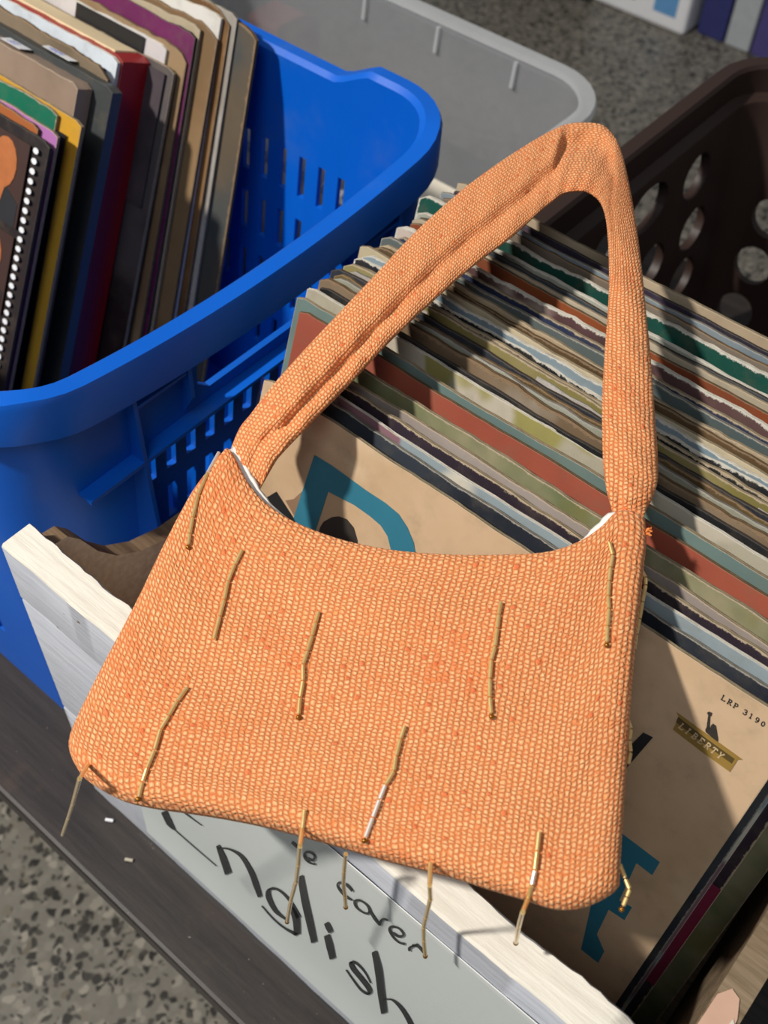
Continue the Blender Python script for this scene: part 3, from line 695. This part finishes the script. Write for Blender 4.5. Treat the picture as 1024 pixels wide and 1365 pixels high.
# film strip album: frames, portraits, sprocket dots
P0 = -B[0][3]/2000 - .0014; h0 = bl[0]['_h']
skin = plain('sepia_portrait_print', srgb(176, 106, 62), .5, 0, .3, .3, 90); dark = plain('dark_photo_print', srgb(44, 44, 46), .5)
def blob(cx, cz, rx, rz, n=16, a0=0):
    return [Vector((cx + rx*math.cos(2*math.pi*k/n+a0), P0, cz + rz*math.sin(2*math.pi*k/n+a0))) for k in range(n)]
for k in range(4):
    zc = h0 - .035 - .062*k; xr_ = SZ/2 - .0145
    mb = MB(); mb.box((xr_-.075, P0, zc-.028), (xr_, P0+.0005, zc+.028)); mb.build('photo_frame', plain('photo_frame_print_%d' % k, srgb(66, 46, 40), .5), bl[0], origin=(0,0,0))
    mb = MB(); mb.prism([Vector((xr_-.040, P0-.0001, zc-.028)), Vector((xr_-.002, P0-.0001, zc-.028)), Vector((xr_-.002, P0-.0001, zc-.012)), Vector((xr_-.014, P0-.0001, zc-.006)), Vector((xr_-.030, P0-.0001, zc-.006))], (0, -.0002, 0)); mb.build('printed_coat', dark, bl[0], origin=(0,0,0))
    mb = MB(); mb.prism(blob(xr_-.021, zc+.009, .0125, .0165), (0, -.0005, 0)); mb.prism([Vector((xr_-.026, P0, zc-.004)), Vector((xr_-.016, P0, zc-.004)), Vector((xr_-.020, P0, zc-.022))], (0, -.0006, 0)); mb.build('printed_face', skin, bl[0], origin=(0,0,0))
dots = []
for k in range(46):
    mb = MB(); mb.prism(blob(SZ/2-.0085, h0-.008-.0066*k, .0026, .0020, 8), (0, -.0004, 0)); mb.build('sprocket_dot', MAT['white'], bl[0], origin=(0,0,0))
deco(4, 'black_panel', .010, .29, .012, .30, MAT['black'])
deco(8, 'blue_panel', .008, .30, .009, .20, plain('navy_print', srgb(24, 42, 84), .5, 0, .3, .4, 50))
deco(6, 'pale_panel', .022, .045, .006, .030, plain('cream_card', srgb(198, 196, 182), .6))
deco(11, 'black_strip', .020, .09, .001, .03, MAT['black'])
deco(10, 'grey_photo', .006, .07, .004, .10, plain('grey_photo_print', srgb(74, 66, 70), .5, 0, .3, .5, 40))
for i, (xa, xb), wob in ((5, (.062, .083), .12), (6, (.044, .072), -.15)):
    T = B[i][3]/1000; h = bl[i]['_h']; y0 = -T/2 + T*.12; y1 = T/2 - T*.1
    mb = MB(); mb.prism([Vector((SZ/2-xa, y0, h+.0022)), Vector((SZ/2-xb, y0+.0004, h+.0022)), Vector((SZ/2-xb-.002, y1, h+.0022)), Vector((SZ/2-xa+.0005, y1, h+.0022))], (0, 0, .0003)); mb.build('price_sticker', MAT['white'], bl[i], origin=(0,0,0))
    mb = MB(); r = random.Random(i)
    for q in range(3):
        yy = y0 + (y1-y0)*(.25+.25*q)
        pts = [Vector((SZ/2-xb+.004+.0022*k, yy + r.uniform(-.0007, .0007), h+.0026)) for k in range(7 if i == 6 else 5)]
        mb.tube(pts, .00025, 4)
    mb.build('pen_scribble', plain('blue_pen_%d' % i, srgb(70, 84, 150), .5), bl[i], origin=(0,0,0))
T = B[9][3]/1000; h = bl[9]['_h']
mb = MB(); mb.box((-SZ/2+.004, -T/2+.0035, h-.004), (SZ/2-.012, T/2-.003, h+.0012)); o = mb.build('page_block', plain('cream_pages', srgb(222, 202, 164), .8, 0, .2, .05, 300), bl[9], origin=(0,0,0)); o['label'] = 'cream page edges'

# ------------------------------------------------------------------ brown crate with round holes
RZ = .25
rx0, rx1, ry0, ry1 = -.303, .215, .490, .835
brown = empty('brown_crate', ((rx0+rx1)/2, (ry0+ry1)/2, 0), 'dark brown plastic crate with oval holes behind the records', 'crate')
prof = [(-.030, .0005), (-.006, RZ-.032), (-.006, RZ-.028), (.006, RZ-.024), (.006, RZ-.020), (.010, RZ-.018), (.0105, RZ-.003), (.008, RZ), (-.002, RZ), (-.004, RZ-.003), (-.005, RZ-.022), (-.013, RZ-.025), (-.014, RZ-.028), (-.0345, .006), (-.0345, .0005)]
mb = sweep(prof, (rx0, rx1, ry0, ry1), .048, 8, 10)
bw = mb.build('crate_wall', MAT['brown'], brown); weld(bw)
cut = MB()
def ell(c, a, b, ra, rb, ex, n=20):
    cut.prism([c + a*ra*math.cos(2*math.pi*k/n) + b*rb*math.sin(2*math.pi*k/n) for k in range(n)], ex)
Yv, Zv, Xv = Vector((0,1,0)), Vector((0,0,1)), Vector((1,0,0))
for z, y0_ in ((.192, .736), (.140, .746), (.094, .742), (.046, .740)):
    for k in range(4):
        if not (z > .19 and k == 1): ell(Vector((rx0-.03, y0_-.064*k, z)), Yv, Zv, .0195, .0185, Xv*.08)
    for k in range(8): ell(Vector((-.243+.055*k, ry1-.08, z-.008)), Xv, Zv, .0165, .0175, Yv*.12)
ell(Vector((rx0-.03, .664, .200)), Yv, Zv, .027, .0185, Xv*.08, 24)
c = cut.build('cutter', MAT['brown']); bool_cut(bw, c); smooth_by_angle(bw, 30)
mb = MB(); mb.box((rx0+.033, ry0+.033, .001), (rx1-.033, ry1-.033, .005)); mb.build('crate_floor', MAT['brown'], brown)

# ------------------------------------------------------------------ clear storage box
cx0, cx1, cy0, cy1 = -.80, -.397, .535, .776; CZ = .20
clear = empty('storage_box', ((cx0+cx1)/2, (cy0+cy1)/2, 0), 'translucent plastic storage box behind the blue crate', 'box')
prof = [(-.018, .0006), (0, CZ-.004), (-.0025, CZ-.004), (-.0205, .0030), (-.0205, .0006)]
o = sweep(prof, (cx0, cx1, cy0, cy1), .050, 8, 6).build('box_wall', MAT['clear'], clear); weld(o); smooth_by_angle(o, 30)
prof = [(.0002, CZ-.010), (.010, CZ-.010), (.0115, CZ-.002), (.010, CZ+.001), (-.002, CZ+.001), (-.0032, CZ-.0036), (.0002, CZ-.0036)]
o = sweep(prof, (cx0, cx1, cy0, cy1), .050, 8, 6).build('rim', MAT['rimclear'], clear); weld(o); smooth_by_angle(o, 30)
mb = MB(); mb.box((cx0+.022, cy0+.022, .0008), (cx1-.022, cy1-.022, .0032)); mb.build('box_floor', MAT['clear'], clear)
for x in (-.74, -.655, -.57, -.485):
    mb = MB(); mb.prism([(x-.0015, cy1-.0030, CZ-.006), (x+.0015, cy1-.0030, CZ-.006), (x+.0015, cy1-.0062, CZ-.028), (x-.0015, cy1-.0062, CZ-.028)], (0, -.003, 0)); mb.build('rib', MAT['rimclear'], clear)
mb = MB(); mb.box((-.835, .790, .0005), (-.770, .835, .105), .004)
tag(mb.build('carton', plain('faded_red_card', srgb(150, 88, 84), .7), None, (-.80, .81, .0005)), 'faded red carton standing behind the translucent storage box', 'box')
mb = MB(); mb.box((-.70, .575, .0036), (-.445, .700, .105), .004)  # added pale block that brightens the view through the blue crate slots
tag(mb.build('carton', plain('beige_card', srgb(236, 226, 206), .8), None, (-.57, .64, .0036)), 'beige carton added in the storage box to brighten the blue crate slots', 'box')

# ------------------------------------------------------------------ far row on the floor: white carton, spines, black case
FZ = -.42
def p_floor(px): return on_axis(px, 2, FZ)
c0 = p_floor((910, 50))
car = empty('carton', (c0.x-.15, c0.y+.08, FZ), 'white carton with a blue square standing on the far floor', 'box')
mb = MB(); mb.box((c0.x-.34, c0.y, FZ+.0005), (c0.x, c0.y+.17, FZ+.20), .008); mb.build('carton_body', MAT['white'], car)
mb = MB(); mb.box((c0.x-.075, c0.y-.0012, FZ+.03), (c0.x-.025, c0.y-.0002, FZ+.085)); o = mb.build('blue_square', plain('light_blue_print', srgb(96, 150, 200), .5), car); o['label'] = 'light blue printed square'
mb = MB(); mb.box((c0.x-.145, c0.y-.0012, FZ+.035), (c0.x-.118, c0.y-.0002, FZ+.13)); mb.build('printed_panel', plain('grey_violet_print', srgb(110, 110, 150), .5), car)
mb = MB(); mb.box((c0.x-.34+.006, c0.y+.004, FZ+.2002), (c0.x-.004, c0.y+.166, FZ+.206), .002); mb.build('carton_lid', MAT['white'], car)
cols = [((46, 50, 104), 'dark blue boxed book, nearest the white carton on the far floor', .058), ((168, 172, 176), 'pale boxed book with violet top, second from the white carton', .052), ((72, 66, 120), 'violet boxed book, third from the white carton', .056), ((150, 150, 160), 'grey boxed book, fourth from the white carton', .055)]
x = c0.x + .010
for k, (cc, lab, wd) in enumerate(cols):
    r = empty('book', (x+wd/2, c0.y+.10, FZ), lab, 'book', 'boxed books beside the white carton')
    mb = MB(); mb.box((x, c0.y+.035, FZ+.0005), (x+wd, c0.y+.20, FZ+.25), .003); mb.build('cover', plain('book_cover_%d' % k, srgb(*cc), .4), r)
    mb = MB(); mb.box((x+.006, c0.y+.0338, FZ+.10 if k != 1 else FZ+.115), (x+wd-.006, c0.y+.0348, FZ+.23)); mb.build('spine_panel', plain('spine_panel_%d' % k, srgb(54, 52, 116) if k else srgb(150, 148, 176), .4), r)
    mb = MB()
    for q in range(4):
        zq = FZ + .125 + .024*q; xm = x + wd/2
        ribbon_on(mb, [(-.012, -.007), (.012, -.007)], [.005]*2, lambda p, xm=xm, zq=zq: Vector((xm+p[0], c0.y+.0336, zq+p[1])), None, .0002, SN)
        ribbon_on(mb, [(-.012, .004), (0, -.004), (.012, .004)], [.004]*3, lambda p, xm=xm, zq=zq: Vector((xm+p[0], c0.y+.0336, zq+p[1])), None, .0002, SN)
    mb.build('spine_lettering', MAT['white'], r)
    x += wd + .004
d0 = p_floor((782, 10))
r = empty('case', (d0.x-.12, d0.y+.08, FZ), 'black case with a metal foot on the far floor left of the white carton', 'case')
mb = MB(); mb.box((d0.x-.26, d0.y, FZ+.012), (d0.x-.006, d0.y+.13, FZ+.17), .008); mb.build('case_body', plain('black_case', srgb(34, 26, 24), .5), r)
for fx in (d0.x-.24, d0.x-.03):
    mb = MB(); mb.tube([(fx, d0.y+.02, FZ), (fx, d0.y+.02, FZ+.0125)], .011, 12); mb.build('foot', plain('grey_metal_foot_%d' % int(abs(fx)*1000), srgb(130, 130, 132), .35, .8), r)

# ------------------------------------------------------------------ handbag
a_, b_ = math.radians(11), math.radians(-3)
BN = Vector((math.sin(b_), -math.sin(a_)*math.cos(b_), math.cos(a_)*math.cos(b_))).normalized()
BP = Vector((-.09, .135, Z0-.392))
def on_bag(p, lift=0): 
    q = on_plane((p[0], p[1]), BP, BN); return q + BN*lift
bag_org = on_bag((740, 1205))
bag = empty('handbag', bag_org, 'small orange woven shoulder bag with gold bead strands leaning across the white crate', 'handbag')
left = [(93,1003),(97,975),(130,905),(180,810),(220,727),(255,661),(285,621),(303,597)]
right = [(826,1180),(828,1140),(831,1090),(835,1030),(839,970),(845,890),(852,820),(858,760),(862,722),(860,690)]
bottom = [(93,1003),(108,1032),(132,1051),(162,1066),(200,1075),(250,1082),(300,1090),(350,1100),(400,1113),(450,1127),(500,1142),(550,1155),(600,1168),(650,1184),(700,1199),(738,1211),(770,1211),(798,1202),(818,1190),(826,1180)]
top = [(303,597),(312,606),(330,641),(352,669),(380,691),(415,709),(460,725),(510,736),(560,742),(620,745),(680,744),(730,740),(770,727),(800,707),(820,687),(840,684),(860,690)]
def curve(pts, n):
    P = [Vector(p) for p in pts]; d = [0]
    for i in range(1, len(P)): d.append(d[-1] + (P[i]-P[i-1]).length)
    out = []
    for k in range(n+1):
        s = d[-1]*k/n; i = min(len(P)-2, max(j for j in range(len(P)) if d[j] <= s+1e-9)) if s < d[-1] else len(P)-2
        f = (s-d[i])/(d[i+1]-d[i]); p0, p1, p2, p3 = P[max(i-1, 0)], P[i], P[i+1], P[min(i+2, len(P)-1)]
        out.append(.5*((2*p1) + (p2-p0)*f + (2*p0-5*p1+4*p2-p3)*f*f + (3*p1-p0-3*p2+p3)*f**3))
    return out
NU, NV = 130, 96
cl, cr_, cb, ct = curve(left, NV), curve(right, NV), curve(bottom, NU), curve(top, NU)
ew = lambda e, w_: math.sqrt(max(0, 1-(1-min(1, e/w_))**2))
def bag_depth(s, t, front):
    W, H = .225, .152
    eb, et, es = t*H, (1-t)*H, min(s, 1-s)*W
    if front:
        h = .0085*ew(es, .012)*ew(eb, .013)*ew(et, .006)
        h *= .72 + .28*math.sin(math.pi*s)**.5*min(1, .35+(1-t)*.9)
        h += (.0007*math.sin(s*9+t*4) + .0005*math.sin(s*21-t*11) + .0004*math.sin(t*23+s*5))*min(1, es/.02)*min(1, eb/.02)*min(1, et/.02)
        h -= .0011*math.exp(-((et-.0045)/.0011)**2)*min(1, es/.006)
        return h
    return -(.0135*ew(es, .022)*ew(et, .012))*ew(eb, .020)
def tmap(j): f = j/NV; return f
def bag_grid(front):
    P, UV = [], []
    for i in range(NU+1):
        r, ru = [], []
        for j in range(NV+1):
            s, t = i/NU, j/NV
            q = cl[j]*(1-s) + cr_[j]*s + cb[i]*(1-t) + ct[i]*t - (cb[0]*(1-s)*(1-t) + cb[-1]*s*(1-t) + ct[0]*(1-s)*t + ct[-1]*s*t)
            r.append(on_bag(q, bag_depth(s, t, front)))
            ww = .228*(1-t) + .196*t
            ru.append(((s-.5)*ww + .5 + (.012*t), t*.152 + .2))
        P.append(r); UV.append(ru)
    return P, UV
P, UV = bag_grid(True)
mb = MB(); mb.grid(P, UV); mb.build('front_panel', FAB, bag, smooth=True, recalc=False)
FRONT = P
P2, UV2 = bag_grid(False)
mb = MB(); mb.grid(P2, UV2, flip=True); mb.build('back_panel', FAB, bag, smooth=True, recalc=False)
# white lining showing inside the opening
def lining_strip(pts, widths, name='lining'):
    mb = MB(); C = [Vector(p) for p in pts]; rows = []
    for i, p in enumerate(C):
        t_ = (C[min(i+1, len(C)-1)] - C[max(i-1, 0)]).normalized(); nn = Vector((t_.y, -t_.x))
        rows.append([on_bag(p - nn*2, .0008), on_bag(p + nn*.0, -.0002), on_bag(p + nn*widths[i]*.6, .0003 - .0005*(i % 2)), on_bag(p + nn*widths[i], -.0006)])
    mb.grid(rows); o = mb.build(name, MAT['lining'], bag, smooth=True); o.modifiers.new('thick', 'SOLIDIFY').thickness = .0006; o['label'] = 'white lining edge inside the opening'; return o
tc = curve(top, 80)
lw_ = [max(1.2, 9.5*math.exp(-((k-5)/8)**2) + 8.5*math.exp(-((k-72)/4.5)**2)) if k < 77 else 1 for k in range(81)]
lining_strip([tc[k] for k in range(1, 76)], [lw_[k]*(1 + .12*math.sin(k*1.9)) for k in range(1, 76)])
# strap: a soft folded tube looping over the record tops
outer = [(304,604),(318,572),(334,552),(352,528),(376,499),(404,468),(437,433),(470,398),(506,360),(545,318),(585,280),(625,246),(665,217),(705,191),(735,174),(757,165),(780,163),(802,166),(818,180),(829,203),(838,240),(847,290),(855,350),(862,420),(868,480),(873,550),(877,605),(877,640),(870,664),(862,679),(858,690)]
inner = [(343,650),(362,622),(378,603),(400,580),(426,553),(456,523),(482,496),(508,468),(540,436),(576,403),(612,371),(648,342),(683,316),(713,289),(734,271),(751,259),(766,256),(780,256),(792,262),(802,274),(808,295),(811,330),(812,375),(810,420),(806,470),(803,530),(803,585),(805,630),(810,660),(816,680),(818,692)]
zs_ = [.314,.3165,.322,.327,.3315,.335,.338,.341,.344,.3465,.349,.351,.353,.355,.3565,.358,.359,.359,.3585,.358,.356,.353,.350,.3475,.3455,.343,.340,.338,.336,.3345,.334]
zs = [z + .003*min(1, i/4, (len(zs_)-1-i)/4) for i, z in enumerate(zs_)]
val_pos = [.15]*3 + [.35]*9 + [.32, .28, .20, -.30, -.32, -.32, -.30, -.1] + [.5]*11
val_wid = [.17]*14 + [.19, .40, .44, .44, .40, .25] + [.2]*11
val_dep = [.1, .3, .5] + [.62]*9 + [.66, .72, .75, 1.25, 1.35, 1.3, 1.0, .3] + [.12, .08, .06, .05, .05, .05, .05, .08, .2, .25, .1]
height = [.002, .006, .0075] + [.0085]*9 + [.0085, .0085, .008, .008, .008, .008, .008, .008] + [.0075]*7 + [.0065, .0055, .004, .003]
def interp(L, f):
    f = min(max(f, 0), len(L)-1-1e-6); i = int(f); g = f-i
    p0, p1, p2, p3 = L[max(i-1, 0)], L[i], L[i+1], L[min(i+2, len(L)-1)]
    return .5*((2*p1) + (p2-p0)*g + (2*p0-5*p1+4*p2-p3)*g*g + (3*p1-p0-3*p2+p3)*g**3)
def lin(L, f): i = min(int(f), len(L)-2); g = f-i; g = g*g*g*(g*(6*g-15)+10); return L[i]*(1-g) + L[i+1]*g
NS, NC = 230, 48
outV = [Vector(p) for p in outer]; inV = [Vector(p) for p in inner]
rows, urows = [], []; length = 0; prevc = None
for k in range(NS+1):
    f = (len(outer)-1)*k/NS; z = interp(zs, f)
    po, pi_ = interp(outV, f), interp(inV, f)
    Pa, Pb = on_axis(po, 2, z), on_axis(pi_, 2, z)
    if f < 1.5 or f > len(outer)-2.5:                        # join the bag plane at both seams
        g = 1-min(f, len(outer)-1-f)/1.5 if f < 1.5 else 1-(len(outer)-1-f)/1.5
        g = max(0, min(1, g)); Pa = Pa.lerp(on_bag(po, -.0012), g); Pb = Pb.lerp(on_bag(pi_, -.0035), g)
    c = (Pa+Pb)/2; hw = (Pb-Pa)/2; 
    if prevc is not None: length += (c-prevc).length
    prevc = c; W = hw.length; nn = (CAMP - c).normalized()
    hh, vp, vd = interp(height, f), lin(val_pos, f), lin(val_dep, f); vw = lin(val_wid, f)
    row, ur = [], []
    for q in range(NC+1):
        a = 2*math.pi*q/NC; wx = math.cos(a)
        if a <= math.pi:                                     # front, from inner edge to outer edge
            base = abs(math.sin(a))**.75*hh
            dip = vd*hh*1.15*math.exp(-((wx-vp)/vw)**2)
            d = base - dip + .0004*math.sin(f*5.1+wx*4) + .0003*math.sin(f*2.3)
        else: d = -abs(math.sin(a))**.75*min(hh, .0055)
        row.append(c + hw*wx + nn*d); ur.append((wx*W*1.15 + (0 if a <= math.pi else .06), length))
    rows.append(row); urows.append(ur)
mb = MB(); mb.grid(rows, urows)
mb.add(rows[0][:-1], [tuple(range(NC))]); mb.add(rows[-1][:-1], [tuple(range(NC))])
o = mb.build('strap', FAB, bag, smooth=True)
# loose thread tuft at the right seam
mb = MB(); r = random.Random(3)
for k in range(9):
    a = on_bag((860+r.uniform(-2, 1), 712+r.uniform(-3, 3)), .001); b = on_bag((866+r.uniform(-2, 4), 714+r.uniform(-7, 6)), .0015+r.uniform(-.001, .002))
    mb.tube([a, a.lerp(b, .5)+BN*r.uniform(0, .001), b], [.0005, .0004, .0003], 5)
mb.build('loose_thread', plain('orange_thread', srgb(224, 132, 66), .9), bag)

# bead strands
from mathutils.bvhtree import BVHTree
_tri = [[i*(NV+1)+j, (i+1)*(NV+1)+j, (i+1)*(NV+1)+j+1, i*(NV+1)+j+1] for i in range(NU) for j in range(NV)]
_bvh = BVHTree.FromPolygons([v for r in FRONT for v in r], _tri)
def surf_point(px):                                         # the front panel where the line of sight meets it
    d = ray(px).normalized(); h = _bvh.ray_cast(CAMP, d)
    if h[0] is not None: return h[0], 0
    return on_bag(px), 1
STR = [  # pixel polyline, lying on the bag ('on'), hanging free below it ('free') or behind its edge ('edge')
 ([(292,603),(277,630),(264,660),(257,690),(253,712),(251,727)], 'on', 1), ([(323,733),(313,753),(304,775),(299,800),(293,822),(285,853)], 'on', 0),
 ([(425,815),(421,830),(416,848),(410,868),(404,886),(404,908),(400,930),(398,953)], 'on', 1), ([(668,802),(665,820),(663,838),(660,862),(655,880),(653,905),(653,930),(655,952)], 'on', 1),
 ([(812,722),(817,740),(814,757),(812,775),(811,795),(812,812),(810,835),(809,857)], 'on', 1), ([(250,916),(236,935),(225,954),(214,972),(206,1000),(196,1024),(190,1042),(185,1062)], 'on', 1),
 ([(540,967),(534,985),(528,1008),(525,1028),(514,1046),(506,1066),(497,1090),(487,1117)], 'on', 1),
 ([(117,1020),(106,1038),(100,1060),(97,1071),(91,1090),(83,1113)], 'free', 0), ([(406,1078),(403,1105),(400,1128),(398,1152),(395,1175),(388,1200),(383,1228)], 'free', 1),
 ([(461,1138),(459,1160),(458,1178),(460,1194),(461,1208)], 'under', 1), ([(574,1150),(573,1180),(574,1198),(568,1222),(565,1235),(565,1252),(567,1273)], 'free', 1),
 ([(719,1108),(716,1135),(713,1160),(709,1180),(704,1198),(697,1216),(692,1235),(688,1256)], 'free', 1),
 ([(855,758),(861,768),(861,778),(857,800),(853,822),(849,842),(846,862)], 'edge', 0), ([(836,955),(841,970),(839,985),(841,1000),(838,1016)], 'edge', 0), ([(826,1150),(834,1170),(840,1184),(836,1194),(831,1206)], 'edge', 1)]
for k, (pl, mode, tip) in enumerate(STR):
    pts = []
    if mode == 'on':
        for p in pl: q, e = surf_point(p); pts.append(q + (CAMP-q).normalized()*.0012)
    elif mode == 'free':
        q0, e = surf_point(pl[0]); yy = None
        for p in pl:
            q, e = surf_point(p)
            if e < .0015 and yy is None:
                pts.append(q + (CAMP-q).normalized()*.0014); last = pts[-1]
            else:
                if yy is None: yy = min(on_bag(p).y - .004, YF - .006 if k != 11 else 1)
                pts.append(on_axis(p, 1, yy))
                if k == 11: yy = min(.1505, yy + .0020)
    elif mode == 'under':
        q0 = on_bag(pl[0], -.006); pts = [on_axis(p, 1, q0.y+.0005) for p in pl]
    else:
        pts = [on_bag(p, -.001 - .002*i/len(pl)) for i, p in enumerate(pl)]
    strand = MB(); strand.tube(pts, .00022, 5)
    so = strand.build('bead_strand', plain('thread_%d' % k, srgb(190, 140, 70), .7), bag)
    for i in range(len(pts)-1):
        a, b = pts[i], pts[i+1]; L = (b-a).normalized()*.0003
        mb = MB(); mb.tube([a+L, b-L], .00086, 8)
        bo = mb.build('bugle_bead', MAT['silver'] if (k, i) in ((6, 5), (6, 4), (6, 6), (11, 2), (7, 5), (0, 0)) else MAT['bead'], so, origin=bag_org); smooth_by_angle(bo, 60)
    if tip:
        c = pts[-1] + (pts[-1]-pts[-2]).normalized()*.001; mb = MB()
        bm = bmesh.new(); bmesh.ops.create_uvsphere(bm, u_segments=10, v_segments=7, radius=.00105); bm.verts.index_update()
        mb.add([c+v.co for v in bm.verts], [[v.index for v in f.verts] for f in bm.faces]); bm.free()
        mb.build('seed_bead', MAT['bead_tip'], so, origin=bag_org, smooth=True)

# fallen bits on the bench edge
for px, lab in (((172, 1146), 'short clear bead fallen on the dark bench edge, nearer the crate sign'), ((146, 1093), 'whitish bead fallen on the bench below the bag corner')):
    p = on_axis(px, 2, .0012); mb = MB(); mb.tube([p + Vector((-.0022, -.0014, 0)), p + Vector((.0022, .0012, 0))], .0011, 8)
    tag(mb.build('bead', MAT['pale'] if px[0] > 150 else MAT['white'], None, p - Vector((0, 0, .0011))), lab, 'bead')
for o in bpy.data.objects:
    for k in ('_org', '_h'):
        if k in o: del o[k]
